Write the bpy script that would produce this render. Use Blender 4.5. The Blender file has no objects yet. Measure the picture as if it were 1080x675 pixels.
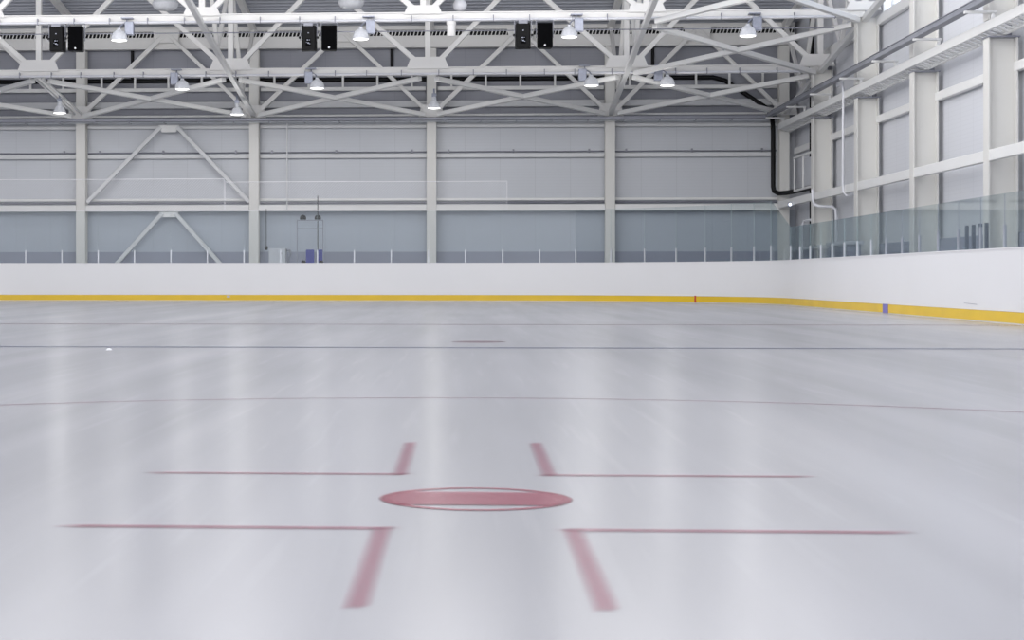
import bpy, bmesh, math, random
from mathutils import Vector, Matrix
random.seed(7)
S = bpy.context.scene
COL = S.collection

# ------------------------------------------------------------------ camera
F, TY, CX, YH = 1891.1, 0.0598, 377.0, 293.4          # focal length in px (1080 wide), yaw, principal point
cam_d = bpy.data.cameras.new('camera')
cam = bpy.data.objects.new('camera', cam_d); COL.objects.link(cam)
cam.location = (0, 0, 0.70)
cam.rotation_euler = (math.pi / 2, 0, math.atan(TY))
cam_d.sensor_width = 36; cam_d.sensor_fit = 'HORIZONTAL'
cam_d.lens = F / 1080 * 36
cam_d.shift_x = (540 - CX) / 1080
cam_d.shift_y = (YH - 337.5) / 1080
cam_d.clip_end = 400
S.camera = cam

# ------------------------------------------------------------------ world, exposure
S.view_settings.view_transform = 'Standard'
S.view_settings.look = 'None'
S.view_settings.gamma = 1.0
S.view_settings.exposure = 0.44
S.view_settings.use_curve_mapping = False
W = bpy.data.worlds.new('world'); S.world = W; W.use_nodes = True
W.node_tree.nodes['Background'].inputs[0].default_value = (0.93, 0.94, 1.0, 1)
W.node_tree.nodes['Background'].inputs[1].default_value = 1.45
LAMP_W = 19.0      # lamps that the photo shows
HALL_W = 158.0     # the rows of lamps over the rest of the hall

# ------------------------------------------------------------------ helpers
OFF = {}
def V(*a): return Vector(a)

class MB:
    def __init__(s): s.v = []; s.f = []
    def add(s, vs, fs):
        n = len(s.v); s.v += [tuple(v) for v in vs]; s.f += [tuple(i + n for i in f) for f in fs]; return s
    def box(s, x0, x1, y0, y1, z0, z1):
        vs = [(x, y, z) for x in (x0, x1) for y in (y0, y1) for z in (z0, z1)]
        return s.add(vs, [(0,1,3,2),(4,6,7,5),(0,4,5,1),(2,3,7,6),(0,2,6,4),(1,5,7,3)])
    def frame(s, p0, p1, up):
        d = (p1 - p0).normalized(); up = Vector(up)
        if abs(d.dot(up)) > .98: up = V(0, 1, 0)
        side = d.cross(up).normalized(); u = side.cross(d).normalized()
        return d, side, u
    def prism(s, p0, p1, prof, up=(0,0,1)):
        p0, p1 = Vector(p0), Vector(p1); d, a, u = s.frame(p0, p1, up); n = len(prof)
        vs = [p0 + a*x + u*y for x, y in prof] + [p1 + a*x + u*y for x, y in prof]
        fs = [(i, (i+1) % n, n + (i+1) % n, n + i) for i in range(n)] + [tuple(range(n)), tuple(range(2*n-1, n-1, -1))]
        return s.add(vs, fs)
    def beam(s, p0, p1, w, h, up=(0,0,1), c=0.012):
        a, b = w/2, h/2; c = min(c, a*.4, b*.4)
        return s.prism(p0, p1, [(-a+c,-b),(a-c,-b),(a,-b+c),(a,b-c),(a-c,b),(-a+c,b),(-a,b-c),(-a,-b+c)], up)
    def hbeam(s, p0, p1, w, h, tf=.025, tw=.018, up=(0,0,1)):
        a, b, t = w/2, h/2, tw/2     # flanges at +-h/2 along up
        return s.prism(p0, p1, [(-a,-b),(a,-b),(a,-b+tf),(t,-b+tf),(t,b-tf),(a,b-tf),(a,b),(-a,b),(-a,b-tf),(-t,b-tf),(-t,-b+tf),(-a,-b+tf)], up)
    def tube(s, pts, r, n=12, caps=True):
        pts = [Vector(p) for p in pts]; rings = []
        a = None
        for i, p in enumerate(pts):
            d = ((pts[min(i+1, len(pts)-1)] - p).normalized() + (p - pts[max(i-1, 0)]).normalized()).normalized()
            if a is None:
                ref = V(0,0,1) if abs(d.z) < .9 else V(1,0,0)
                a = d.cross(ref).normalized()
            else:
                a = (a - d*a.dot(d)).normalized()
            b = d.cross(a)
            rings.append([p + (a*math.cos(t) + b*math.sin(t))*r for t in [2*math.pi*k/n for k in range(n)]])
        vs = [v for ring in rings for v in ring]; fs = []
        for i in range(len(pts)-1):
            for k in range(n):
                fs.append((i*n+k, i*n+(k+1) % n, (i+1)*n+(k+1) % n, (i+1)*n+k))
        if caps: fs += [tuple(range(n-1, -1, -1)), tuple(range((len(pts)-1)*n, len(pts)*n))]
        return s.add(vs, fs)
    def lathe(s, c, prof, n=24, axis='z'):
        vs = []; fs = []; c = Vector(c)
        for r, h in prof:
            for k in range(n):
                t = 2*math.pi*k/n
                o = V(r*math.cos(t), r*math.sin(t), h)
                if axis == 'y': o = V(o.x, h, o.y)
                vs.append(c + o)
        m = len(prof)
        for i in range(m-1):
            for k in range(n): fs.append((i*n+k, i*n+(k+1) % n, (i+1)*n+(k+1) % n, (i+1)*n+k))
        if prof[0][0] > 1e-4: fs.append(tuple(range(n-1, -1, -1)))
        if prof[-1][0] > 1e-4: fs.append(tuple(range((m-1)*n, m*n)))
        return s.add(vs, fs)
    def plate(s, poly, th):
        poly = [Vector(p) for p in poly]; th = Vector(th); n = len(poly)
        vs = [p - th/2 for p in poly] + [p + th/2 for p in poly]
        return s.add(vs, [(i, (i+1) % n, n+(i+1) % n, n+i) for i in range(n)] + [tuple(range(n-1, -1, -1)), tuple(range(n, 2*n))])

def off_of(o):
    return OFF.get(o.name, V(0,0,0)) if o else V(0,0,0)

def obj(name, mb, mat, parent=None, smooth=False, label=None, bevel=0, kind=None):
    off = off_of(parent)
    me = bpy.data.meshes.new(name)
    me.from_pydata([tuple(Vector(v) - off) for v in mb.v], [], mb.f)
    bm = bmesh.new(); bm.from_mesh(me)
    bmesh.ops.recalc_face_normals(bm, faces=bm.faces); bm.to_mesh(me); bm.free()
    if smooth:
        me.polygons.foreach_set('use_smooth', [True]*len(me.polygons))
        try: me.set_sharp_from_angle(angle=math.radians(40))
        except Exception: pass
    me.materials.append(mat)
    o = bpy.data.objects.new(name, me); COL.objects.link(o)
    if parent: o.parent = parent; OFF[o.name] = off
    if label: o['label'] = label
    if kind: o['kind'] = kind
    if bevel:
        b = o.modifiers.new('bevel', 'BEVEL'); b.width = bevel; b.segments = 2; b.limit_method = 'ANGLE'
    return o

def thing(name, label, cat, loc=(0,0,0), group=None):
    o = bpy.data.objects.new(name, None); COL.objects.link(o); o.location = loc
    o.empty_display_size = .2
    OFF[o.name] = Vector(loc)
    return tag(o, label, cat, group)
def tag(o, label, cat, group=None):
    o['label'] = label; o['category'] = cat; o['kind'] = 'thing'
    if group: o['group'] = group
    return o
def struct(name, mb, mat, parent=None, **k):
    return obj(name, mb, mat, parent, kind='structure', **k)
def copy_tree(o, parent=None):
    c = o.copy(); COL.objects.link(c); c.parent = parent
    for ch in list(o.children): copy_tree(ch, c)
    return c

def srgb(r, g, b):
    f = lambda c: (c/255/12.92) if c/255 <= .04045 else ((c/255+.055)/1.055)**2.4
    return (f(r), f(g), f(b), 1)

def mat(name, col, rough=.5, metal=0, var=.04, scale=3.0, bump=0, spec=.5, emit=0):
    m = bpy.data.materials.new(name); m.use_nodes = True; nt = m.node_tree; n = nt.nodes; l = nt.links
    b = n['Principled BSDF']; b.inputs['Roughness'].default_value = rough; b.inputs['Metallic'].default_value = metal
    b.inputs['Specular IOR Level'].default_value = spec
    b.inputs['Base Color'].default_value = col
    tc = n.new('ShaderNodeTexCoord')
    if var:
        no = n.new('ShaderNodeTexNoise'); no.inputs['Scale'].default_value = scale; no.inputs['Detail'].default_value = 4
        l.new(tc.outputs['Object'], no.inputs['Vector'])
        mr = n.new('ShaderNodeMapRange'); mr.inputs[1].default_value = .3; mr.inputs[2].default_value = .7
        mr.inputs[3].default_value = 1-var; mr.inputs[4].default_value = 1+var
        l.new(no.outputs[0], mr.inputs[0])
        mx = n.new('ShaderNodeVectorMath'); mx.operation = 'SCALE'; mx.inputs[0].default_value = col[:3]
        l.new(mr.outputs[0], mx.inputs['Scale']); l.new(mx.outputs[0], b.inputs['Base Color'])
    if emit:
        b.inputs['Emission Color'].default_value = col; b.inputs['Emission Strength'].default_value = emit
    return m

M = {}
M['white'] = mat('white painted steel', srgb(234,233,231), .45, var=.03, scale=.8)
M['white2'] = mat('white painted steel rail', srgb(234,234,233), .45, var=.03, scale=.8)
M['grey_col'] = mat('warm white column paint', srgb(222,221,217), .5, var=.03, scale=.6)
M['white3'] = mat('pale grey painted rail', srgb(218,219,221), .5, var=.03, scale=.8)
M['postgrey'] = mat('dull aluminium', srgb(168,172,182), .45, metal=.2, var=.05)
M['tray'] = mat('galvanised cable tray', srgb(140,142,152), .45, metal=.3, var=.1, scale=1.5)
M['galv'] = mat('galvanised brackets', srgb(150,154,168), .4, metal=.4, var=.1, scale=9)
M['black'] = mat('black pipe plastic', srgb(9,9,12), .5, var=.1, spec=.25)
M['blackm'] = mat('matt black cabinet paint', srgb(7,7,9), .6, var=.15, scale=30, spec=.2)
M['grille'] = mat('black speaker cloth', srgb(4,4,6), .9, var=.2, scale=60, spec=.1)
M['badge'] = mat('pale badge', srgb(220,220,225), .4, var=0)
M['board'] = mat('white rink board plastic', srgb(234,234,236), .38, var=.012, scale=.5)
M['yellow'] = mat('yellow kick strip', srgb(232,194,44), .38, var=.05, scale=1.2)
M['bluemark'] = mat('violet blue line tape', srgb(120,112,190), .4, var=.03)
M['redmark'] = mat('red goal line tape', srgb(190,60,60), .4, var=.03)
M['scuff'] = mat('dark puck scuff', srgb(165,167,178), .6, var=.1)
M['deck'] = mat('galvanised roof deck', srgb(178,181,190), .55, metal=.1, var=.06, scale=.5)
M['bluechair'] = mat('blue seat plastic', srgb(48,52,145), .5, var=.05)
M['dark'] = mat('dark rubber', srgb(14,15,20), .6, var=.1)
M['cab'] = mat('pale grey cabinet', srgb(196,198,204), .5, var=.03)
M['plinth'] = mat('blue grey wall plinth', srgb(148,152,168), .6, var=.04, scale=1)
M['concrete'] = mat('concrete walkway', srgb(150,151,155), .7, var=.08, scale=.8)
M['rope'] = mat('white net cord', srgb(238,238,242), .6, var=0)
M['opal'] = mat('opal dome plastic', srgb(225,226,232), .25, var=.02)
M['metal'] = mat('bright aluminium', srgb(205,208,214), .35, metal=.35, var=.05)
M['blackgap'] = mat('black backing for deck gap shade', srgb(30,30,34), .8, var=.1)  # dark board stands in for the shade in the gap under the deck

def panel_mat(name, col, horiz, pitch, var=.02, rough=.45):
    """painted sandwich panel: thin darker joints at a fixed pitch and faint micro-lines"""
    m = mat(name, col, rough, var=0); nt = m.node_tree; n = nt.nodes; l = nt.links; b = n['Principled BSDF']
    tc = n.new('ShaderNodeTexCoord'); sp = n.new('ShaderNodeSeparateXYZ'); l.new(tc.outputs['Object'], sp.inputs[0])
    def line(sock, p, w, lo):
        d = n.new('ShaderNodeMath'); d.operation = 'DIVIDE'; d.inputs[1].default_value = p; l.new(sock, d.inputs[0])
        fr = n.new('ShaderNodeMath'); fr.operation = 'FRACT'; l.new(d.outputs[0], fr.inputs[0])
        ls = n.new('ShaderNodeMath'); ls.operation = 'LESS_THAN'; ls.inputs[1].default_value = w/p; l.new(fr.outputs[0], ls.inputs[0])
        mr = n.new('ShaderNodeMapRange'); mr.inputs[3].default_value = 1; mr.inputs[4].default_value = lo; l.new(ls.outputs[0], mr.inputs[0])
        return mr.outputs[0]
    a = line(sp.outputs[{'x':0,'y':1}[horiz]], pitch, .02, .90)
    c = line(sp.outputs[2], .1, .02, .97)
    no = n.new('ShaderNodeTexNoise'); no.inputs['Scale'].default_value = .35; no.inputs['Detail'].default_value = 3; l.new(tc.outputs['Object'], no.inputs[0])
    mr = n.new('ShaderNodeMapRange'); mr.inputs[1].default_value=.3; mr.inputs[2].default_value=.7; mr.inputs[3].default_value=1-var; mr.inputs[4].default_value=1+var; l.new(no.outputs[0], mr.inputs[0])
    m1 = n.new('ShaderNodeMath'); m1.operation='MULTIPLY'; l.new(a, m1.inputs[0]); l.new(c, m1.inputs[1])
    m2 = n.new('ShaderNodeMath'); m2.operation='MULTIPLY'; l.new(m1.outputs[0], m2.inputs[0]); l.new(mr.outputs[0], m2.inputs[1])
    sc = n.new('ShaderNodeVectorMath'); sc.operation='SCALE'; sc.inputs[0].default_value = col[:3]; l.new(m2.outputs[0], sc.inputs['Scale']); l.new(sc.outputs[0], b.inputs['Base Color'])
    return m
M['wall_b'] = panel_mat('pale grey wall panels', srgb(203,206,212), 'x', 1.19)
M['wall_u'] = panel_mat('shade-darkened upper wall panels', srgb(148,150,160), 'x', 1.19)  # shading of the wall above the tray is put into this darker colour
M['wall_l'] = panel_mat('shade-tinted lower wall panels', srgb(178,185,196), 'x', 1.19)  # shadow below the lower rail painted as a darker, bluer panel colour
M['wall_r'] = panel_mat('pale grey side wall panels', srgb(214,216,222), 'y', 1.0)

def ice_nodes(m):
    """shared ice look: smooth grazing gloss, faint skate scratches running in long arcs"""
    nt = m.node_tree; n = nt.nodes; l = nt.links; b = n['Principled BSDF']
    tc = n.new('ShaderNodeTexCoord')
    def noise(sx, sy, rot, scale, det=5, dist=.6):
        mp = n.new('ShaderNodeMapping'); mp.inputs['Scale'].default_value = (sx, sy, 1); mp.inputs['Rotation'].default_value = (0,0,rot)
        no = n.new('ShaderNodeTexNoise'); no.inputs['Scale'].default_value = scale; no.inputs['Detail'].default_value = det
        no.inputs['Distortion'].default_value = dist
        l.new(tc.outputs['Object'], mp.inputs[0]); l.new(mp.outputs[0], no.inputs[0]); return no.outputs[0]
    return n, l, b, tc, noise

ICE = srgb(166,166,170)
def make_ice():
    m = bpy.data.materials.new('resurfaced rink ice'); m.use_nodes = True
    n, l, b, tc, noise = ice_nodes(m)
    a = noise(1, .06, .35, .9, 3, 0); c = noise(1.6, .05, -.25, 1.2, 3, 0); d = noise(.18, .12, .0, 1.0, 2, 0); e = noise(6, .25, .28, 2.0, 2, 0)
    def rng(s, lo, hi, i0=.35, i1=.65):
        mr = n.new('ShaderNodeMapRange'); mr.inputs[1].default_value=i0; mr.inputs[2].default_value=i1; mr.inputs[3].default_value=lo; mr.inputs[4].default_value=hi; l.new(s, mr.inputs[0]); return mr.outputs[0]
    def mul(x, y):
        k = n.new('ShaderNodeMath'); k.operation='MULTIPLY'; l.new(x, k.inputs[0]); l.new(y, k.inputs[1]); return k.outputs[0]
    t = mul(mul(rng(a,.945,1.045), rng(c,.95,1.045)), mul(rng(d,.96,1.03), rng(e,1.0,1.05,.58,.72)))
    sc = n.new('ShaderNodeVectorMath'); sc.operation='SCALE'; sc.inputs[0].default_value = ICE[:3]; l.new(t, sc.inputs['Scale'])
    l.new(sc.outputs[0], b.inputs['Base Color'])
    b.inputs['IOR'].default_value = 1.17
    l.new(rng(a, .21, .26), b.inputs['Roughness'])
    return m
M['ice'] = make_ice()

def paint_mat(name, col, strength):
    """paint seen through the ice: same gloss, edge softened by the ice above it (attribute 'cov')"""
    m = bpy.data.materials.new(name); m.use_nodes = True; nt = m.node_tree; n = nt.nodes; l = nt.links; b = n['Principled BSDF']
    b.inputs['Base Color'].default_value = col; b.inputs['Roughness'].default_value = .235; b.inputs['IOR'].default_value = 1.2
    at = n.new('ShaderNodeAttribute'); at.attribute_name = 'cov'
    no = n.new('ShaderNodeTexNoise'); no.inputs['Scale'].default_value = 9; no.inputs['Detail'].default_value = 4
    tc = n.new('ShaderNodeTexCoord'); l.new(tc.outputs['Object'], no.inputs[0])
    mr = n.new('ShaderNodeMapRange'); mr.inputs[1].default_value=.3; mr.inputs[2].default_value=.7; mr.inputs[3].default_value=strength*.97; mr.inputs[4].default_value=min(1,strength*1.03); l.new(no.outputs[0], mr.inputs[0])
    k = n.new('ShaderNodeMath'); k.operation='MULTIPLY'; l.new(at.outputs['Fac'], k.inputs[0]); l.new(mr.outputs[0], k.inputs[1])
    tr = n.new('ShaderNodeBsdfTransparent'); mx = n.new('ShaderNodeMixShader'); out = n['Material Output']
    l.new(k.outputs[0], mx.inputs[0]); l.new(tr.outputs[0], mx.inputs[1]); l.new(b.outputs[0], mx.inputs[2]); l.new(mx.outputs[0], out.inputs[0])
    return m
M['p_dot'] = paint_mat('red spot paint under ice', srgb(150,52,80), .80)
M['p_hash'] = paint_mat('red hash paint under ice', srgb(160,74,104), .50)
M['p_line'] = paint_mat('thin red paint under ice', srgb(150,70,98), .56)
M['p_arc'] = paint_mat('faint circle paint under ice', srgb(150,100,122), .55)
M['p_blue'] = paint_mat('blue line paint under ice', srgb(92,100,130), .80)
M['p_far'] = paint_mat('dull red line paint under ice', srgb(140,110,122), .7)

def glass_mat():
    m = bpy.data.materials.new('rink safety glass'); m.use_nodes = True; nt = m.node_tree; n = nt.nodes; l = nt.links
    n.remove(n['Principled BSDF'])
    tr = n.new('ShaderNodeBsdfTransparent'); tc_ = n.new('ShaderNodeMix'); tc_.data_type = 'RGBA'; tc_.inputs['A'].default_value = (.95,.968,.975,1); tc_.inputs['B'].default_value = (.84,.89,.90,1); l.new(tc_.outputs['Result'], tr.inputs[0])
    gl = n.new('ShaderNodeBsdfGlossy'); gl.inputs['Roughness'].default_value = .03
    df = n.new('ShaderNodeBsdfDiffuse'); df.inputs[0].default_value = srgb(170,190,196)
    lw = n.new('ShaderNodeLayerWeight'); lw.inputs[0].default_value = .5
    l.new(lw.outputs['Facing'], tc_.inputs['Factor'])
    pw = n.new('ShaderNodeMath'); pw.operation = 'POWER'; pw.inputs[1].default_value = 5.0; l.new(lw.outputs['Facing'], pw.inputs[0])
    fr = n.new('ShaderNodeMath'); fr.operation = 'MULTIPLY_ADD'; fr.inputs[1].default_value = .93; fr.inputs[2].default_value = .022; l.new(pw.outputs[0], fr.inputs[0])
    m0 = n.new('ShaderNodeMixShader'); m0.inputs[0].default_value = .012
    l.new(tr.outputs[0], m0.inputs[1]); l.new(df.outputs[0], m0.inputs[2])
    mx = n.new('ShaderNodeMixShader'); l.new(fr.outputs[0], mx.inputs[0]); l.new(m0.outputs[0], mx.inputs[1]); l.new(gl.outputs[0], mx.inputs[2])
    l.new(mx.outputs[0], n['Material Output'].inputs[0]); return m
M['glass'] = glass_mat()
M['edge'] = mat('polished pane edge', srgb(176,192,194), .25, var=0)
M['gatepost'] = mat('dark grey post paint', srgb(92,96,112), .5, var=.05)
def emis(name, col, s):
    m = bpy.data.materials.new(name); m.use_nodes = True; n = m.node_tree.nodes; n.remove(n['Principled BSDF'])
    e = n.new('ShaderNodeEmission'); e.inputs[0].default_value = col; e.inputs[1].default_value = s
    m.node_tree.links.new(e.outputs[0], n['Material Output'].inputs[0]); return m
M['lens'] = emis('lit lamp lens', (1,.99,.97,1), 2.2)
M['sky'] = emis('daylight behind window glass', (.78,.86,1,1), 1.25)
M['flood'] = emis('lit floodlight face', (.8,.87,1,1), 1.6)
def refl_mat():
    m = mat('ribbed clear lamp reflector', srgb(222,224,229), .3, var=.06, scale=20); b = m.node_tree.nodes['Principled BSDF']
    b.inputs['Transmission Weight'].default_value = .15
    return m
M['refl'] = refl_mat()

# ------------------------------------------------------------------ dimensions of the hall
YB = 60.6                    # front face of the end wall columns
XR = 10.42                   # inner face of the side wall columns
XS = [-13.1, -7.15, -1.12, 4.88, 10.66]       # column lines
BX = 8.33; BY = 55.15; R = 8.5; BZ = 1.172    # boards: side, far end, corner radius, height
XL = BX - 30
def zb(y): return 6.30 + .1167*(YB - y)        # bottom chord height
def zt(y): return 9.10 + .125*(YB - y)         # top chord height
def zd(y): return 9.28 + .125*(YB - y)         # roof deck height

# ------------------------------------------------------------------ setting: floor, ice
def rink_path(off=0.0, y0=2.0, n=28):
    """plan of the boards' face, from the side boards round the far end; off = outward"""
    p = [(BX+off, y0)]
    for i in range(n+1):
        t = math.pi/2*i/n
        p.append((BX-R + (R+off)*math.cos(t), BY-R + (R+off)*math.sin(t)))
    for i in range(n+1):
        t = math.pi/2 + math.pi/2*i/n
        p.append((XL+R + (R+off)*math.cos(t), BY-R + (R+off)*math.sin(t)))
    p.append((XL-off, y0)); return p

p = rink_path(.05, -4.0)
fl = MB(); fl.add([(x, y, 0) for x, y in p], [tuple(range(len(p)))])
floor = struct('floor', fl, M['ice'])
fl = MB(); fl.box(-27, 11.4, -6, 61.4, -.12, -.02)
struct('floor.001', fl, M['concrete'])

def flat(name, quads, material, z, label=None):
    """quads: list of vertex grids [(x,y,cov)...] rows; builds strips between rows"""
    vs, fs, cv = [], [], []
    for rows in quads:
        base = len(vs); w = len(rows[0])
        for r_ in rows:
            for x, y, c in r_: vs.append((x, y, z)); cv.append(c)
        for i in range(len(rows)-1):
            for k in range(w-1):
                a = base+i*w+k; fs.append((a, a+1, a+w+1, a+w))
    me = bpy.data.meshes.new(name); me.from_pydata(vs, [], fs)
    a = me.attributes.new('cov', 'FLOAT', 'POINT'); a.data.foreach_set('value', cv)
    me.materials.append(material)
    bm = bmesh.new(); bm.from_mesh(me)
    bmesh.ops.recalc_face_normals(bm, faces=bm.faces)
    if sum(f.normal.z for f in bm.faces) < 0: bmesh.ops.reverse_faces(bm, faces=bm.faces)
    bm.to_mesh(me); bm.free()
    o = bpy.data.objects.new(name, me); COL.objects.link(o); o.parent = floor
    if label: o['label'] = label
    return o
def soft_rect(x0, x1, y0, y1, sx, sy=None):
    sy = sx if sy is None else sy
    xs = [x0-sx/2, x0+sx/2, x1-sx/2, x1+sx/2]; ys = [y0-sy/2, y0+sy/2, y1-sy/2, y1+sy/2]
    return [[(x, y, 1.0 if (i in (1,2) and j in (1,2)) else 0.0) for i, x in enumerate(xs)] for j, y in enumerate(ys)]
def soft_arc(cx, cy, r, w, s, a0, a1, n):
    rs = [r-w/2-s/2, r-w/2+s/2, r+w/2-s/2, r+w/2+s/2]
    return [[(cx+q*math.cos(t), cy+q*math.sin(t), 1.0 if i in (1,2) else 0.0) for i, q in enumerate(rs)] for t in [a0+(a1-a0)*k/n for k in range(n+1)]]

XD, YD = .035, 5.70
# face-off spot: ring plus solid middle band
flat('faceoff_spot', [soft_arc(XD, YD, .283, .036, .016, 0, 2*math.pi, 96)], M['p_dot'], .0016, 'thin red ring round the face-off spot')
rows = []
NB = 40; rr = .292
for j in range(NB+1):
    y = -.186 + .372*j/NB; hx = math.sqrt(rr*rr - y*y); c = min(1, j/4, (NB-j)/4)
    rows.append([(XD-hx-.02, YD+y, 0.0), (XD-hx+.02, YD+y, c), (XD+hx-.02, YD+y, c), (XD+hx+.02, YD+y, 0.0)])
flat('faceoff_spot', [rows], M['p_dot'], .0022, 'solid red middle band of the face-off spot')
# the four L marks: long leg down the rink, short leg across
def hash_mark(sx, far):
    x_in = XD + sx*.243
    xa, xb = sorted((x_in, x_in + sx*.044))
    if not far: ya, yb = 3.80, 5.03
    else: ya, yb = 6.37, 7.64
    flat('hash_mark', [soft_rect(xa, xb, ya, yb, .030, .05)], M['p_hash'], .0016)
    xs = sorted((x_in + sx*.01, XD + sx*(1.15 if sx < 0 else 1.165)))
    yl = (5.03-.05, 5.03) if not far else (6.37, 6.42)
    flat('hash_line', [soft_rect(xs[0], xs[1], yl[0]-.004, yl[1]+.004, .10, .024)], M['p_line'], .0018)
for sx in (-1, 1):
    for far in (0, 1): hash_mark(sx, far)
flat('faceoff_circle', [soft_arc(XD, YD, 4.80, .05, .05, 0, 2*math.pi, 256)], M['p_arc'], .0014)
flat('blue_line', [soft_rect(XL+.1, BX-.1, 17.94, 18.20, .08)], M['p_blue'], .0014)
flat('red_line', [soft_rect(XL+.1, BX-.1, 27.0, 27.3, .08)], M['p_far'], .0014)
sp_ = [[(0.15+.30*q*math.cos(t), 19.75+.30*q*math.sin(t), c) for q, c in ((0,1.),(.9,1.),(1.08,0.))] for t in [2*math.pi*k/32 for k in range(33)]]
flat('faceoff_spot', [sp_], M['p_far'], .0016, 'small far face-off spot beyond the dark line')

# ------------------------------------------------------------------ setting: walls, roof, windows
b = MB(); b.box(-26, 11.3, 61.12, 61.30, 3.0, 6.1); wall_back = struct('wall_back', b, M['wall_b'])
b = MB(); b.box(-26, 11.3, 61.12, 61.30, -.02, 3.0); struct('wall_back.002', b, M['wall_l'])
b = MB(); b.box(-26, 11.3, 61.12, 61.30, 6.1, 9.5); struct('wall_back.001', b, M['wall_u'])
b = MB(); b.box(-26, 11.1, 61.02, 61.10, -.02, 1.60); struct('baseboard_back', b, M['plinth'])
b = MB(); b.box(11.12, 11.30, 12, 61.12, -.02, 7.72); b.box(11.12, 11.30, 48.3, 61.12, 7.72, 9.35); b.box(11.12, 11.30, 12, 48.3, 10.1, 13.2)
struct('wall_right', b, M['wall_r'])
b = MB(); b.box(-26.4, -26.2, 22, 61.3, -.02, 14.0); struct('wall_left', b, M['wall_r'])
b = MB(); b.box(11.04, 11.10, 12, 61.0, -.02, 1.62); struct('baseboard_right', b, M['plinth'])
b = MB()
def deck_strip(b, ya, yb, zf):
    n = int(abs(yb-ya)/.36); pr = []
    for i in range(n):
        y = ya + .36*i
        for dy, dz in ((0,0),(.12,0),(.16,.12),(.32,.12)): pr.append((y+dy, zf(y)+dz))
    pr.append((yb, zf(yb)))
    vs = [(-26, y, z) for y, z in pr] + [(11.35, y, z) for y, z in pr]; m_ = len(pr)
    b.add(vs, [(i, i+1, m_+i+1, m_+i) for i in range(m_-1)])
deck_strip(b, 15.0, 61.3, zd)
b.add([(-26,-6,zd(15)),(11.35,-6,zd(15)),(11.35,15,zd(15)),(-26,15,zd(15))], [(0,1,2,3)])
struct('ceiling', b, M['deck'])
# clerestory window band high on the side wall
for i, (ya, yb) in enumerate([(42.6, 48.3), (36.6, 42.4), (30.6, 36.4), (24.6, 30.4), (18.6, 24.4)]):
    b = MB()
    for z0, z1 in ((7.72, 7.77), (10.02, 10.1)): b.box(11.08, 11.2, ya, yb, z0, z1)
    ny = 6
    for k in range(ny+1):
        y = ya + (yb-ya)*k/ny; b.box(11.08, 11.2, max(ya, y-.03), min(yb, y+.03), 7.77, 10.02)
    w_ = struct('window_%d' % (i+1), b, M['white2'])
    g = MB(); g.box(11.15, 11.17, ya, yb, 7.75, 10.05); struct('window_pane', g, M['sky'], w_)

# ------------------------------------------------------------------ boards
def ribbon(pa, pb, z0, z1):
    n = len(pa); vs = [(x,y,z0) for x,y in pa]+[(x,y,z1) for x,y in pa]+[(x,y,z0) for x,y in pb]+[(x,y,z1) for x,y in pb]
    fs = []
    for i in range(n-1):
        fs += [(i,i+1,n+i+1,n+i), (2*n+i,3*n+i,3*n+i+1,2*n+i+1), (n+i,n+i+1,3*n+i+1,3*n+i), (i,2*n+i,2*n+i+1,i+1)]
    fs += [(0,n,3*n,2*n), (n-1,3*n-1,4*n-1,2*n-1)]
    m_ = MB(); m_.add(vs, fs); return m_
boards = thing('dasher_board', 'white rink boards with yellow kick strip curving round the ice', 'rink boards', (BX, 30, 0))
obj('board_facing', ribbon(rink_path(0), rink_path(.09), .186, BZ-.02), M['board'], boards, smooth=True)
kick = obj('kick_plate', ribbon(rink_path(-.012), rink_path(.08), .018, .182), M['yellow'], boards, smooth=True, label='yellow kick strip')
obj('top_rail', ribbon(rink_path(-.012), rink_path(.12), BZ-.02, BZ), M['board'], boards, smooth=True)
obj('base_strip', ribbon(rink_path(-.004), rink_path(.08), -.02, .018), M['board'], boards, smooth=True)
b = MB(); b.box(BX-.022, BX-.012, 35.85, 36.27, .012, .19); obj('line_mark', b, M['bluemark'], kick, label='blue line mark on the kick strip')
t = math.acos((6.60-(BX-R))/R)
b = MB(); c_, s_ = math.cos(t), math.sin(t)
mx_, my_ = BX-R+(R-.02)*c_, BY-R+(R-.02)*s_
tx_, ty_ = -s_, c_
b.plate([(mx_-tx_*.03, my_-ty_*.03, .012), (mx_+tx_*.03, my_+ty_*.03, .012), (mx_+tx_*.03, my_+ty_*.03, .2), (mx_-tx_*.03, my_-ty_*.03, .2)], (c_*.01, s_*.01, 0))
obj('line_mark', b, M['redmark'], kick, label='red goal line mark on the kick strip')
b = MB(); b.plate([(BX-.003, 29.75, .268), (BX-.003, 30.5, .282), (BX-.003, 30.5, .290), (BX-.003, 29.75, .277)], (.004, 0, 0))
obj('scuff_mark', b, M['scuff'], boards, label='dark scuff on the white board')
b = MB(); b.box(-7.35, -7.25, BY-.02, BY-.004, .10, .165); obj('small_plate', b, M['cab'], kick, label='tiny pale plate on the kick strip')

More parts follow.
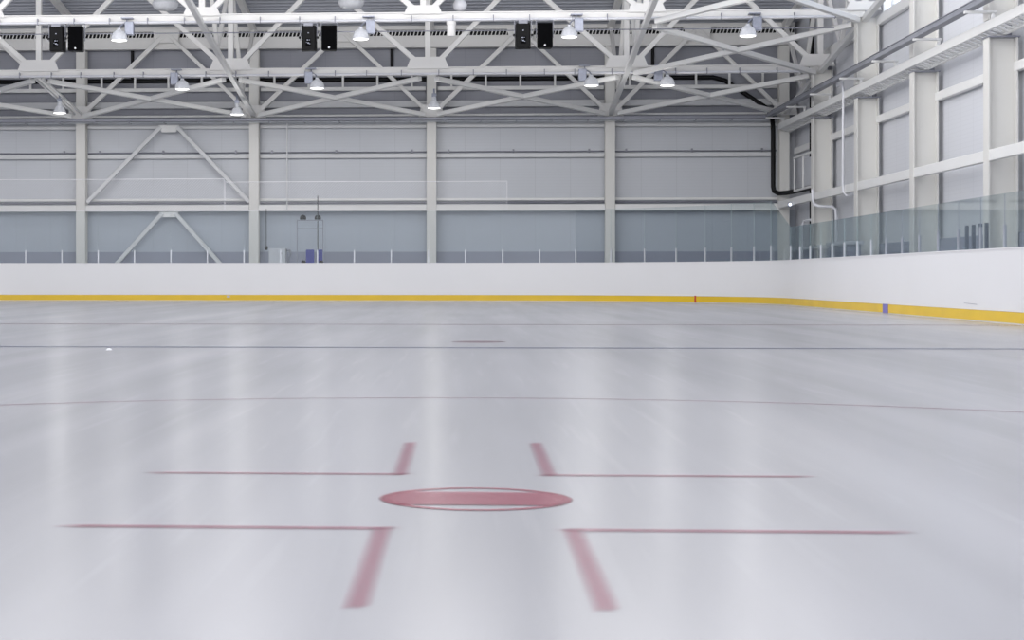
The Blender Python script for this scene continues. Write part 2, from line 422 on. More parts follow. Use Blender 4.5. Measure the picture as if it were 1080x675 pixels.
# ------------------------------------------------------------------ glass
ORD = ('first second third fourth fifth sixth seventh eighth ninth tenth eleventh twelfth thirteenth fourteenth fifteenth sixteenth seventeenth '
       'eighteenth nineteenth twentieth twenty-first twenty-second twenty-third twenty-fourth twenty-fifth twenty-sixth twenty-seventh twenty-eighth '
       'twenty-ninth thirtieth thirty-first thirty-second thirty-third').split()
def pos(s, off=.05):
    """point at arc length s along the boards, s=0 where the corner meets the side boards (Y=46.65), positive round the corner; plus outward normal"""
    if s < 0: return V(BX+off, BY-R+s, 0), V(1,0,0), V(0,1,0)
    L = R*math.pi/2
    if s <= L:
        t = s/R; n_ = V(math.cos(t), math.sin(t), 0); return V(BX-R, BY-R, 0) + n_*(R+off), n_, V(-math.sin(t), math.cos(t), 0)
    s -= L; Lf = 30-2*R
    if s <= Lf: return V(BX-R-s, BY+off, 0), V(0,1,0), V(-1,0,0)
    t = math.pi/2 + (s-Lf)/R; n_ = V(math.cos(t), math.sin(t), 0)
    return V(XL+R, BY-R, 0) + n_*(R+off), n_, V(-math.sin(t), math.cos(t), 0)

def glass_panel(s0, s1, za, zb_, label, group, post_h=.40, post=True, post_at=0):
    a, na, ta = pos(s0+.006); c, nc, tc_ = pos(s1-.006); nrm = (na+nc).normalized()
    b = MB(); b.plate([a+V(0,0,BZ-.002), c+V(0,0,BZ-.002), c+V(0,0,zb_), a+V(0,0,za)], nrm*.012)
    g = obj('glass_panel', b, M['glass']); tag(g, label, 'glass panel', group)
    b = MB(); e0 = a + (c-a).normalized()*.006; b.plate([a+V(0,0,BZ), e0+V(0,0,BZ), e0+V(0,0,za), a+V(0,0,za)], nrm*.013)
    obj('pane_edge', b, M['edge'], g)
    p_, pn, pt = pos(s1 if post_at else s0)
    if post:
        b = MB(); q = p_ + V(0,0,0); w = .018
        b.plate([q-pt*w+V(0,0,BZ), q+pt*w+V(0,0,BZ), q+pt*w+V(0,0,BZ+post_h), q-pt*w+V(0,0,BZ+post_h)], pn*.044)
        obj('support_post', b, M['metal'], g, label='short aluminium support post')
    return g
PW = 1.14
# low panes down the side boards; the step sits just before the corner begins
def side_posts(g):
    for c in g.children: c.data.materials[0] = M['postgrey']
s = .10; k = 0
while BY-R+s-1.31 > 14:
    g = glass_panel(s-1.31, s, 2.02, 2.02, 'low glass pane on the side boards, %s from the slanted corner pane' % ORD[k], 'low side glass panes', .32 if k < 10 else .36)
    if k >= 7: side_posts(g)
    s -= 1.31; k += 1
# slanted pane at the step
glass_panel(.10, 1.86, 2.02, 2.77, 'clear corner glass pane with a slanted top edge stepping up', None, .36)
glass_panel(1.86, 2.90, 2.77, 2.77, 'narrow tall glass pane on the end boards, directly beside the slanted corner pane', None, .40)
s = 2.90; k = 1
while s + PW < R*math.pi/2 + 13 + 6.5:
    glass_panel(s, s+PW, 2.77, 2.77, 'tall glass pane on the end boards, %s from the slanted corner pane' % ORD[k], 'tall end glass panes', .40)
    s += PW; k += 1

# players' box posts: the tight set of dark uprights in the side glass
for i, (y, h) in enumerate([(30.95, .42), (30.55, .42), (30.15, .43), (29.8, .43)]):
    b = MB(); b.box(BX+.14, BX+.19, y-.03, y+.03, -.02, BZ+h)
    g = obj('gate_post', b, M['gatepost']); tag(g, 'dark slim upright post behind the side boards, %s of four from the rounded corner' % ORD[i], 'post', 'gate posts behind the side glass')

# ------------------------------------------------------------------ safety net
def net(x0, x1, z1, label):
    b = MB(); z0 = 2.79; h = z1-z0; p_ = .085; y = BY+.12
    x = x0 - h
    while x < x1:
        for sg in (1, -1):
            xa, xb = (x, x+h) if sg > 0 else (x+h, x)
            za_, zb2 = z0, z1
            # clip to the net's sides
            def clip(xa, za_, xb, zb2):
                pts = [(xa, za_), (xb, zb2)]; out = []
                for (px, pz), (qx, qz) in ((pts[0], pts[1]), (pts[1], pts[0])):
                    if px < x0: f_ = (x0-px)/(qx-px); px, pz = x0, pz+(qz-pz)*f_
                    if px > x1: f_ = (x1-px)/(qx-px); px, pz = x1, pz+(qz-pz)*f_
                    out.append((px, pz))
                return out
            if max(xa, xb) <= x0+.01 or min(xa, xb) >= x1-.01: continue
            (ax, az), (bx, bz) = clip(xa, za_, xb, zb2)
            if abs(ax-bx) < .02: continue
            b.tube([(ax, y, az), (bx, y, bz)], .0026, 3, False)
        x += p_
    o = obj('mesh', b, M['rope'])
    o.name = 'safety_net'; tag(o, label, 'safety net')
    c = MB(); c.tube([(x0, y, z1), (x1, y, z1)], .012, 6); obj('top_cord', c, M['rope'], o)
    c = MB(); c.tube([(x0, y, z0), (x1, y, z0)], .010, 6); obj('bottom_cord', c, M['rope'], o)
    c = MB()
    for x in (x0, x1): c.tube([(x, y, z0), (x, y, z1)], .008, 5)
    obj('side_cord', c, M['rope'], o)
    return o
net(-18.0, -7.45, 3.78, 'white safety net above the end glass, crossing the lower foot of the big V brace')
net(-7.42, 1.30, 3.68, 'white safety net above the end glass, over the blue chairs and middle column')

# ------------------------------------------------------------------ end wall columns
col_lab = ['white steel column at the outer foot of the inverted V braces', 'white steel column between the V braces and the pale cabinet',
           'white steel column in the middle of the end wall', 'white steel column on the end wall, between the middle one and the corner one',
           'white steel corner column beside the black elbowed drainpipe']
for i, x in enumerate(XS):
    zt_ = 8.48
    r = thing('steel_column', col_lab[i], 'column', (x, YB+.2, 0))
    b = MB(); b.box(x-.16, x+.16, YB, YB+.03, 0, zt_); obj('front_flange', b, M['grey_col'], r)
    b = MB(); b.box(x-.16, x+.16, YB+.36, YB+.39, 0, zt_); obj('rear_flange', b, M['grey_col'], r)
    b = MB(); b.box(x-.012, x+.012, YB+.03, YB+.36, 0, zt_); obj('web', b, M['grey_col'], r)
    b = MB(); b.box(x-.24, x+.24, YB-.04, YB+.42, -.02, .03); obj('base_plate', b, M['grey_col'], r)

# side wall columns: H sections standing with the web across the hall
side_lab = ['white steel side column nearest the rounded corner, behind the white bent pipe', 'white steel side column second from the rounded corner',
            'white steel side column third from the rounded corner', 'white steel side column fourth from the rounded corner', 'white steel side column fifth from the rounded corner', 'white steel side column sixth from the rounded corner', 'white steel side column seventh from the rounded corner']
for i, y in enumerate((54.6, 48.6, 42.6, 36.6, 30.6, 24.6, 18.6)):
    r = thing('steel_column', side_lab[i], 'column', (10.7, y, 0)); ztop = zb(y)-.05
    def hcol(z0, z1, nm):
        b = MB(); b.box(XR, XR+.03, y-.18, y+.18, z0, z1); b.box(XR+.55, XR+.58, y-.18, y+.18, z0, z1); b.box(XR+.03, XR+.55, y-.012, y+.012, z0, z1)
        return obj(nm, b, M['grey_col'], r)
    hcol(0, 5.50, 'lower_shaft'); hcol(5.86, ztop, 'upper_shaft')
    b = MB(); b.box(XR-.02, XR+.62, y-.2, y+.2, 5.50, 5.53); obj('cap_plate', b, M['tray'], r)
    b = MB(); b.box(XR-.08, XR+.66, y-.24, y+.24, -.02, .03); obj('base_plate', b, M['grey_col'], r)

# ------------------------------------------------------------------ wall rails (girts)
bays = [(-19.0, XS[0]), (XS[0], XS[1]), (XS[1], XS[2]), (XS[2], XS[3]), (XS[3], XS[4])]
bay_txt = ['at the outer end of the wall', 'in the bay of the V braces', 'in the bay of the blue chairs',
           'just past the middle column', 'beside the black corner drainpipe']
for i, (xa, xb) in enumerate(bays):
    a, c = xa+.17, xb-.17
    b = MB(); b.beam((a, YB+.09, 3.08), (c, YB+.09, 3.08), .16, .22); g = obj('wall_rail', b, M['white2']); tag(g, 'lower white wall rail over the glass, '+bay_txt[i], 'wall rail')
    b = MB(); b.beam((a, YB+.38, 4.86), (c, YB+.38, 4.86), .10, .14); g = obj('wall_rail', b, M['white3']); tag(g, 'middle white wall rail '+bay_txt[i], 'wall rail')
    b = MB(); b.beam((a, YB+.36, 5.88), (c, YB+.36, 5.86), .12, .12); g = obj('wall_rail', b, M['white3']); tag(g, 'wall rail directly under the grey cable tray, '+bay_txt[i], 'wall rail')
    b = MB(); b.beam((a, YB+.36, 6.62), (c, YB+.36, 6.62), .16, .22); g = obj('wall_rail', b, M['white3']); tag(g, 'pale wall rail above the grey cable tray, '+bay_txt[i], 'wall rail')
    # duct over the lower rail; dark tube under it imitates a shadow gap
    b = MB(); b.beam((a, YB+.40, 3.38), (c, YB+.40, 3.38), .06, .09); g = obj('cable_duct', b, M['white2']); tag(g, 'thin pale cable duct over the lower rail, '+bay_txt[i], 'cable duct')
    b = MB(); b.tube([(a, YB+.45, 3.27), (c, YB+.45, 3.27)], .035, 8); obj('cable', b, M['tray'], g)
    b = MB(); b.tube([(a, YB+.45, 4.99), (a+2, YB+.45, 5.0), (a+4.2, YB+.45, 4.99), (c, YB+.45, 5.0)], .022, 8)
    for xx in (a+.4, a+2.6, c-.5): b.box(xx-.03, xx+.03, YB+.42, YB+.50, 4.96, 5.08)
    g = obj('wall_cable', b, M['tray']); tag(g, 'thin grey cable along the middle wall rail, '+bay_txt[i], 'cable')

# pipe carrier: posts over a rail, in front of the upper wall
for i, (xa, xb) in enumerate(bays):
    a, c = xa+.2, xb-.2
    r = thing('pipe_carrier', 'white hanger frame with short posts, '+bay_txt[i], 'hanger frame', (a, YB+.3, 7.1))
    b = MB(); b.beam((a, YB+.30, 7.14), (c, YB+.30, 7.14), .10, .13); obj('rail', b, M['white2'], r)
    n = 5
    for k in range(n):
        x = a + .47 + (c-a-.94)*k/(n-1); b = MB(); b.box(x-.035, x+.035, YB+.26, YB+.34, 7.2, 7.66); obj('post', b, M['white2'], r)
    b = MB(); b.beam((a, YB+.34, 7.70), (c, YB+.34, 7.70), .08, .08); obj('top_bar', b, M['tray'], r)
b = MB(); b.tube([(-19, YB+.44, 7.47), (8.35, YB+.44, 7.47), (8.75, YB+.42, 7.36), (10.1, YB+.28, 6.42), (10.27, YB+.2, 6.2), (10.27, YB+.02, 5.9), (10.27, YB-.08, 5.6), (10.27, YB-.08, 3.75), (10.30, YB-.10, 3.6), (10.42, YB-.25, 3.52), (10.62, YB-.6, 3.52), (10.9, YB-1.6, 3.56), (10.95, YB-5.7, 3.58)], .078, 14)
g = obj('drain_pipe', b, M['black'], smooth=True); tag(g, 'long black drainpipe along the upper wall, dropping and elbowing in the corner', 'drainpipe')
for i, x in enumerate((-11.4, -2.47, 6.34)):
    b = MB(); b.tube([(x, YB+.46, 9.1), (x, YB+.46, 7.5)], .055, 12)
    g = obj('drain_pipe', b, M['black'], smooth=True)
    b = MB(); b.lathe((x, YB+.46, 7.58), [(.075,0),(.075,.08)], 14); obj('collar', b, M['black'], g, smooth=True)
    tag(g, 'short black vertical drainpipe high on the end wall, ' + ['over the inverted V braces', 'in the bay of the blue chairs', 'in the bay beside the corner'][i], 'drainpipe')
# dark vertical pipe behind the corner column on the side wall
b = MB(); b.tube([(10.98, 57.6, 9.0), (10.98, 57.6, .6)], .07, 12); g = obj('drain_pipe', b, M['black'], smooth=True); tag(g, 'thin black upright pipe on the side wall behind the corner column', 'drainpipe')

# inverted V braces in the second bay
def brace(p0, p1, lab, w=.135):
    r = MB(); r.beam(p0, p1, w, w, up=(0,1,0)); g = obj('wall_brace', r, M['white3']); tag(g, lab, 'brace')
    return g
yb_ = YB+.12
apx = -10.08
g = brace((-12.90, yb_, 3.30), (apx-.28, yb_, 5.86), 'long upper diagonal brace rising from the outer column')
b = MB(); b.plate([(apx-.36, yb_-.02, 5.93), (apx+.36, yb_-.02, 5.93), (apx+.24, yb_-.02, 5.68), (apx-.24, yb_-.02, 5.68)], (0,.03,0)); obj('gusset_plate', b, M['white2'], g)
brace((-7.32, yb_, 3.30), (apx+.28, yb_, 5.86), 'long upper diagonal brace rising from the column by the pale cabinet')
g = brace((-12.86, yb_, .12), (apx-.22, yb_, 2.92), 'lower diagonal brace behind glass, on the side of the outer column')
b = MB(); b.plate([(apx-.36, yb_-.02, 2.99), (apx+.36, yb_-.02, 2.99), (apx+.22, yb_-.02, 2.78), (apx-.22, yb_-.02, 2.78)], (0,.03,0)); obj('gusset_plate', b, M['white2'], g)
brace((-7.36, yb_, .12), (apx+.22, yb_, 2.92), 'lower diagonal brace behind glass, on the side of the pale cabinet')

# ------------------------------------------------------------------ cable trays
def tray_mesh(p0, p1, w, h):
    return MB().prism(p0, p1, [(-w/2,-h/2),(w/2,-h/2),(w/2,h/2),(w/2-.008,h/2),(w/2-.008,-h/2+.008),(-w/2+.008,-h/2+.008),(-w/2+.008,h/2),(-w/2,h/2)])
r = thing('cable_tray', 'grey cable tray running the width of the end wall', 'cable tray', (-3, YB-.15, 6.0))
obj('channel', tray_mesh((-19, YB-.16, 6.06), (10.2, YB-.16, 6.07), .26, .09), M['tray'], r)
b = MB(); b.tube([(-19, YB-.32, 5.97), (10.1, YB-.32, 5.97)], .018, 8); obj('cable', b, M['metal'], r)
x = -18.5
while x < 10:
    b = MB(); b.box(x-.025, x+.025, YB-.34, YB+.02, 5.955, 5.985); b.box(x-.02, x+.02, YB-.31, YB-.27, 5.98, 6.12); obj('support_arm', b, M['tray'], r); x += 1.19
b = MB(); b.beam((-19, YB-.02, 6.21), (10.2, YB-.02, 6.21), .05, .07); g = obj('ledge_rail', b, M['white2']); tag(g, 'pale rail directly over the end wall cable tray', 'wall rail')

r = thing('cable_tray', 'grey cable tray climbing along the side wall above the lattice girder', 'cable tray', (XR-.3, 40, 6.0))
obj('channel', tray_mesh((XR-.33, 12, 6.10), (XR-.33, 60.5, 6.10), .18, .09), M['tray'], r)
b = MB(); b.tube([(XR-.20, 12, 6.21), (XR-.20, 60.5, 6.21)], .025, 8); b.tube([(XR-.36, 12, 6.20), (XR-.36, 60.4, 6.20)], .018, 8); obj('cable', b, M['tray'], r)
for y in (20.6, 24.6, 28.6, 32.6, 36.4, 40.5, 44.5, 48.3, 52.4, 56.2, 60.0):
    b = MB(); b.beam((XR-.48, y, 6.0), (XR+.14, y, 6.0), .09, .05); b.beam((XR+.08, y, 6.0), (XR+.08, y, 5.80), .07, .05)
    obj('support_arm', b, M['white2'], r)

# ------------------------------------------------------------------ lattice girder along the side columns
r = thing('lattice_girder', 'white lattice girder running along the side wall over the columns', 'girder', (XR+.1, 40, 5.68))
b = MB(); b.beam((XR+.02, 12, 5.74), (XR+.02, 60.4, 5.74), .06, .20); obj('inner_chord', b, M['white2'], r)
b = MB(); b.beam((XR+.34, 12, 5.60), (XR+.34, 60.4, 5.60), .07, .10); obj('outer_chord', b, M['white2'], r)
y = 26.0; k = 0
while y < 60.2 and k < 98:
    b = MB(); b.beam((XR+.04, y, 5.66), (XR+.32, y+.10, 5.585), .10, .04); obj('rung', b, M['white2'], r); y += .36; k += 1
# lower and middle rails of the side wall
ys = [60.5, 54.6, 48.6, 42.6, 36.6, 30.6, 24.6, 18.6]
sb = ['in the first bay from the corner', 'in the second bay from the corner', 'in the third bay from the corner',
      'in the fourth bay from the corner', 'in the fifth bay from the corner', 'in the sixth bay from the corner', 'in the seventh bay from the corner']
for i in range(7):
    a, c = ys[i+1]+.19, ys[i]-.19
    b = MB(); b.beam((XR+.06, a-.17, 3.15), (XR+.06, c+.17, 3.15), .10, .23); 
    g = obj('wall_rail', b, M['white2']); tag(g, 'lower white rail of the side wall, '+sb[i], 'wall rail')
    b = MB(); b.beam((11.03, a-.2, 4.93), (11.03, c+.2, 4.93), .14, .20); g = obj('wall_rail', b, M['white2']); tag(g, 'middle white rail of the side wall, '+sb[i], 'wall rail')
    b = MB(); b.beam((11.03, a-.2, 7.56), (11.03, c+.2, 7.56), .14, .24); g = obj('wall_rail', b, M['white2']); tag(g, 'upper white rail of the side wall, '+sb[i], 'wall rail')
    b = MB(); b.box(11.02, 11.115, ys[i+1]+.62, ys[i+1]+.74, 1.6, 7.4); g = obj('shadow_strip', b, M['tray']); tag(g, 'slim dark painted-shadow strip on the side wall, '+sb[i], 'painted shadow strip')  # dark strip added for the shadow gap between column and wall

# ------------------------------------------------------------------ end wall roof truss and eaves beam
def gusset(xc, yc, z, w, h, par, m=None, s=1):
    e_ = min(w/2, 11.08-xc); b = MB(); b.plate([(xc-w/2, yc, z), (xc+e_, yc, z), (xc+e_*.78, yc, z+s*h), (xc-w/2*.78, yc, z+s*h)], (0,.03,0)); return obj('gusset_plate', b, m or M['white'], par)
r = thing('roof_truss', 'white roof truss against the end wall with zigzag diagonals', 'roof truss', (0, YB, 6.3))
ywt = YB - .10
for i, x in enumerate(XS):
    gusset(x, ywt-.02, 6.14, .86, .42, r)
    if i < 4:
        xm = (x+XS[i+1])/2
        b = MB(); b.beam((x+.25, ywt, 6.42), (xm-.1, ywt, 8.95), .15, .15, up=(0,1,0)); obj('diagonal', b, M['white'], r)
        b = MB(); b.beam((XS[i+1]-.25, ywt, 6.42), (xm+.1, ywt, 8.95), .13, .13, up=(0,1,0)); obj('diagonal', b, M['white'], r)
        gusset(xm, ywt-.03, 9.15, .95, .45, r, s=-1)
b = MB(); b.beam((XS[0]-.25, ywt, 6.42), (XS[0]-3.0, ywt, 8.95), .13, .13, up=(0,1,0)); obj('diagonal', b, M['white'], r)
r = thing('eaves_beam', 'pale beam under the roof edge above the end wall', 'beam', (0, YB+.3, 8.8))
b = MB(); b.box(-19, 11, YB+.03, YB+.28, 8.54, 8.90); obj('beam_web', b, M['white'], r)
b = MB(); b.box(-19, 11, YB-.04, YB+.3, 8.50, 8.545); obj('lower_flange', b, M['white'], r)
b = MB(); b.box(-19, 11, YB+.0, YB+.3, 9.10, 9.24); obj('upper_flange', b, M['white'], r)
b = MB(); b.box(-19, 11, YB+.22, YB+.26, 8.90, 9.10); obj('dark_backing', b, M['blackgap'], r)
b = MB(); x = -19.0
while x < 10.9:
    b.plate([(x, YB+.1, 8.90), (x+.035, YB+.1, 8.90), (x+.095, YB+.1, 9.10), (x+.06, YB+.1, 9.10)], (0,.01,0))
    x += .125
obj('zigzag_filler', b, M['white'], r, kind='stuff')

# ------------------------------------------------------------------ roof trusses across the hall
def cross_truss(y, lab, x0=-19.2, x1=10.66):
    z = zb(y) + (.08 if y < 50 else 0); r = thing('roof_truss', lab, 'roof truss', (0, y, z)); z2 = zt(y)
    b = MB(); b.hbeam((x0, y, z), (x1, y, z), .20, .24, .03, .10); obj('bottom_chord', b, M['white'], r)
    b = MB(); b.beam((x0, y, z2), (x1, y, z2), .22, .22); obj('top_chord', b, M['white'], r)
    nodes = [XS[0]-6] + XS
    for i, x in enumerate(nodes):
        gusset(x, y-.12, z+.06, 1.30 if y > 50 else 1.05, .36 if y > 50 else .24, r)
        b = MB(); b.beam((x, y, z+.1), (x, y, z2-.1), .17, .17, up=(0,1,0)); obj('vertical', b, M['white'], r)
        if i < len(nodes)-1:
            xm = x+2.8
            b = MB(); b.beam((x+.28, y-.02, z+.24), (xm-.05, y-.02, z2-.05), .15, .15, up=(0,1,0)); obj('diagonal', b, M['white'], r)
            x2 = nodes[i+1]
            b = MB(); b.beam((x2-.28, y-.02, z+.24), (xm+.05, y-.02, z2-.05), .15, .15, up=(0,1,0)); obj('diagonal', b, M['white'], r)
            pass
    return r
cross_truss(54.6, 'white roof truss in the middle, directly before the end wall')
cross_truss(48.6, 'white roof truss carrying the black loudspeakers')

# conduit pipes under the chords
for y, lab in ((54.6, 'slim bright conduit clipped under the middle roof truss'), (48.6, 'slim bright conduit clipped under the truss that carries the loudspeakers')):
    z = zb(y)-.10 + (.07 if y < 50 else 0)
    b = MB(); b.tube([(-19, y-.17, z), (10.4, y-.17, z)], .035, 10); g = obj('conduit_pipe', b, M['opal'], smooth=True); tag(g, lab, 'conduit')
    x = -18.6
    while x < 10.3:
        b = MB(); b.box(x-.012, x+.012, y-.215, y-.10, z-.05, z+.12); obj('pipe_clip', b, M['tray'], g); x += .9+.25*random.random()
b = MB(); y = 48.6; z = zb(y)-.28
b.tube([(-19, y+.2, z), (9.9, y+.2, z)], .016, 8); g = obj('conduit_pipe', b, M['tray'], smooth=True); tag(g, 'thin grey cable line strung just below the loudspeaker truss', 'cable line')

# ------------------------------------------------------------------ lengthwise chords through the trusses
long_lab = ['white lengthwise roof truss over the outer column line', 'white lengthwise roof truss over the column by the pale cabinet', 'white lengthwise roof truss over the middle column',
            'white lengthwise roof truss between the middle one and the side wall', 'white lengthwise roof truss along the side wall']
for i, x in enumerate(XS):
    r = thing('lengthwise_truss', long_lab[i], 'roof truss', (x, 54.6, 7.0))
    if i in (1, 3, 4):
        b = MB(); b.beam((x, YB-.1, zb(YB)-.08), (x, 42.6, zb(42.6)-.08), .155, .14); obj('bottom_chord', b, M['white2'], r)
    elif i == 0:
        for dx in (-.14, .10):
            b = MB(); b.beam((x+dx, YB-.3, zb(YB)-.02), (x+dx, 54.7, zb(54.6)-.14), .07, .07); obj('tie_rod', b, M['white2'], r)
    b = MB(); b.beam((x, YB+.0, zt(YB)+.02), (x, 42.6, zt(42.6)+.02), .20, .20); obj('top_chord', b, M['white'], r)
    for (ya, ta, yb2, tb) in () if i in (0, 2) else ((57.4, 0, 60.4, 1), (57.4, 0, 54.7, 1), (51.6, 0, 54.5, 1), (51.6, 0, 48.7, 1), (45.6, 0, 48.5, 1)):
        za_, zb2 = zb(ya), zt(yb2)
        b = MB(); b.beam((x, ya, za_), (x, yb2, zb2), .12, .12, up=(1,0,0)); obj('diagonal', b, M['white'], r)

# ------------------------------------------------------------------ X braces in the sloping bottom plane
def xbrace(i, ya, yb2, lab):
    xa, xb = XS[i] if i >= 0 else XS[0]-6, XS[i+1]
    if i < 0: xb = XS[0]
    d = -.16
    r = thing('cross_brace', lab, 'cross brace', ((xa+xb)/2, (ya+yb2)/2, zb((ya+yb2)/2)))
    ga = .35; f_ = lambda x, y: (x, y, zb(y)+d)
    def seg(x0, y0, x1, y1):
        v = Vector((x1-x0, y1-y0)).normalized()*ga
        return f_(x0+v.x, y0+v.y), f_(x1-v.x, y1-v.y)
    p0, p1 = seg(xa, ya, xb, yb2); b = MB(); b.beam(p0, p1, .17, .14); obj('brace_bar', b, M['white2'], r)
    p0, p1 = seg(xa, yb2, xb, ya)
    b = MB(); b.beam(Vector(p0)-V(0,0,.01), Vector(p1)-V(0,0,.01), .17, .14); obj('brace_bar', b, M['white2'], r)
wl = ['white X brace under the roof at the outer end of the hall', 'white X brace above the inverted V wall braces', 'white X brace above the blue chairs',
      'white X brace between the middle column and its neighbour', 'white X brace above the black drainpipe corner']
for k, i in enumerate((-1, 0, 1, 2, 3)):
    xbrace(i, YB-.25, 54.6, wl[k])
xbrace(3, 54.6, 48.6, 'white X brace just over the side corner, between the two front trusses')
xbrace(3, 48.6, 42.6, 'nearest white X brace, leaving the top of the picture by the side wall')

# ------------------------------------------------------------------ lamps
def add_light(loc, power, parent=None, size=.38, off=V(0,0,0), name='lamp_light', kind='AREA'):
    # prismatic high-bay lamps throw part of their light sideways and up into the roof
    ld = bpy.data.lights.new(name, kind); ld.energy = power; ld.color = (1, .985, .965)
    if kind == 'AREA': ld.shape = 'DISK'; ld.size = size; ld.spread = math.radians(170)
    else: ld.shadow_soft_size = size
    o = bpy.data.objects.new(name, ld); COL.objects.link(o); o.location = Vector(loc) - off
    if parent: o.parent = parent
    return o
def make_lamp(y_side=1, mat_r=None):
    """high-bay lamp, origin at its rim centre"""
    r = thing('high_bay_lamp', '', 'lamp', (0,0,0))
    b = MB(); b.lathe((0,0,0), [(.215,.0),(.226,.012),(.222,.06),(.208,.12),(.178,.19),(.13,.24),(.08,.268),(.055,.285),(.05,.33),(.0,.335)], 28); obj('reflector', b, mat_r or M['refl'], r, smooth=True)
    b = MB(); b.lathe((0,0,0), [(.0,-.035),(.10,-.03),(.19,-.012),(.205,.0)], 28); obj('lens', b, M['lens'], r, smooth=True)
    s_ = y_side
    b = MB(); b.box(s_*.26-.12, s_*.26+.12, .04, .24, .16, .52); obj('ballast_box', b, M['galv'], r, bevel=.012)
    b = MB(); b.tube([(0,0,.33),(s_*.05,.05,.42),(s_*.18,.12,.50),(s_*.2,.14,.62)], .02, 8); b.box(s_*.2-.16, s_*.2+.16, .02, .26, .60, .63); obj('bracket', b, M['galv'], r)
    return r
def make_cone_lamp():
    r = thing('high_bay_lamp', '', 'lamp', (0,0,0))
    b = MB(); b.lathe((0,0,0), [(.215,.0),(.21,.03),(.17,.12),(.115,.21),(.08,.24),(.075,.36),(.05,.38),(.0,.385)], 28); obj('reflector', b, M['refl'], r, smooth=True)
    b = MB(); b.lathe((0,0,0), [(.0,-.03),(.10,-.026),(.19,-.01),(.205,.0)], 28); obj('lens', b, M['lens'], r, smooth=True)
    b = MB(); b.tube([(0,0,.38),(0,0,.62)], .03, 8); b.box(-.07,.07,-.06,.06,.36,.47); obj('hanger', b, M['galv'], r)
    return r
LA, LB, LC = make_lamp(1), make_lamp(-1), make_cone_lamp()
used = set()
def place(tpl, loc, lab, group):
    o = tpl if tpl.name not in used else copy_tree(tpl)
    used.add(tpl.name); o.location = loc; o['label'] = lab; o['group'] = group
    add_light(V(*loc) - V(0,0,.06), LAMP_W*.5, None); add_light(V(*loc) - V(0,0,.40), LAMP_W, None, size=.2, kind='POINT')
for x, z, lab in ((-9.38, 7.17, 'lit high-bay lamp on the loudspeaker truss, beside the outermost loudspeaker pair'), (-2.80, 7.15, 'lit high-bay lamp on the loudspeaker truss, just past the middle pair of loudspeakers'),
                  (2.80, 7.16, 'lit high-bay lamp beside the loudspeaker pair nearest the side wall'), (7.53, 7.15, 'lit high-bay lamp above an X brace crossing near the side wall')):
    place(LA, (x, 48.3, z), lab, 'lamps on the loudspeaker truss')
for x, z, lab in ((-8.61, 6.47, 'lit ribbed lamp under the middle truss, over the inverted V braces'), (-4.48, 6.47, 'lit ribbed lamp under the middle truss, over the blue chairs'),
                  (3.81, 6.50, 'lit ribbed lamp under the middle truss, beside the next to last wall column'), (6.08, 6.49, 'lit ribbed lamp under the middle truss, nearest to the side wall')):
    place(LB, (x, 54.35, z), lab, 'lamps under the middle truss')
for x, z, lab in ((-13.12, 6.06, 'grey cone lamp in front of the outermost visible column'), (-7.33, 5.98, 'grey cone lamp in front of the column by the pale cabinet'), (-.98, 6.15, 'grey cone lamp in front of the middle column')):
    place(LC, (x, 57.5, z), lab, 'cone lamps near the end wall')
# rows of lamps over the rest of the hall (above and behind the camera's view)
for y, q_ in ((40, 1.3), (33, 1.3), (26, 1.1), (18, .7), (10, .5), (2, .4)):
    for x in (-22, -18, -13.6, -9.2, -4.8, -.4, 3.4, 6.6):
        add_light((x, y, 9.4), HALL_W*q_, size=1.6, kind='POINT')
for y in (57.5, 51.5): add_light((-18, y, 6.5), LAMP_W)

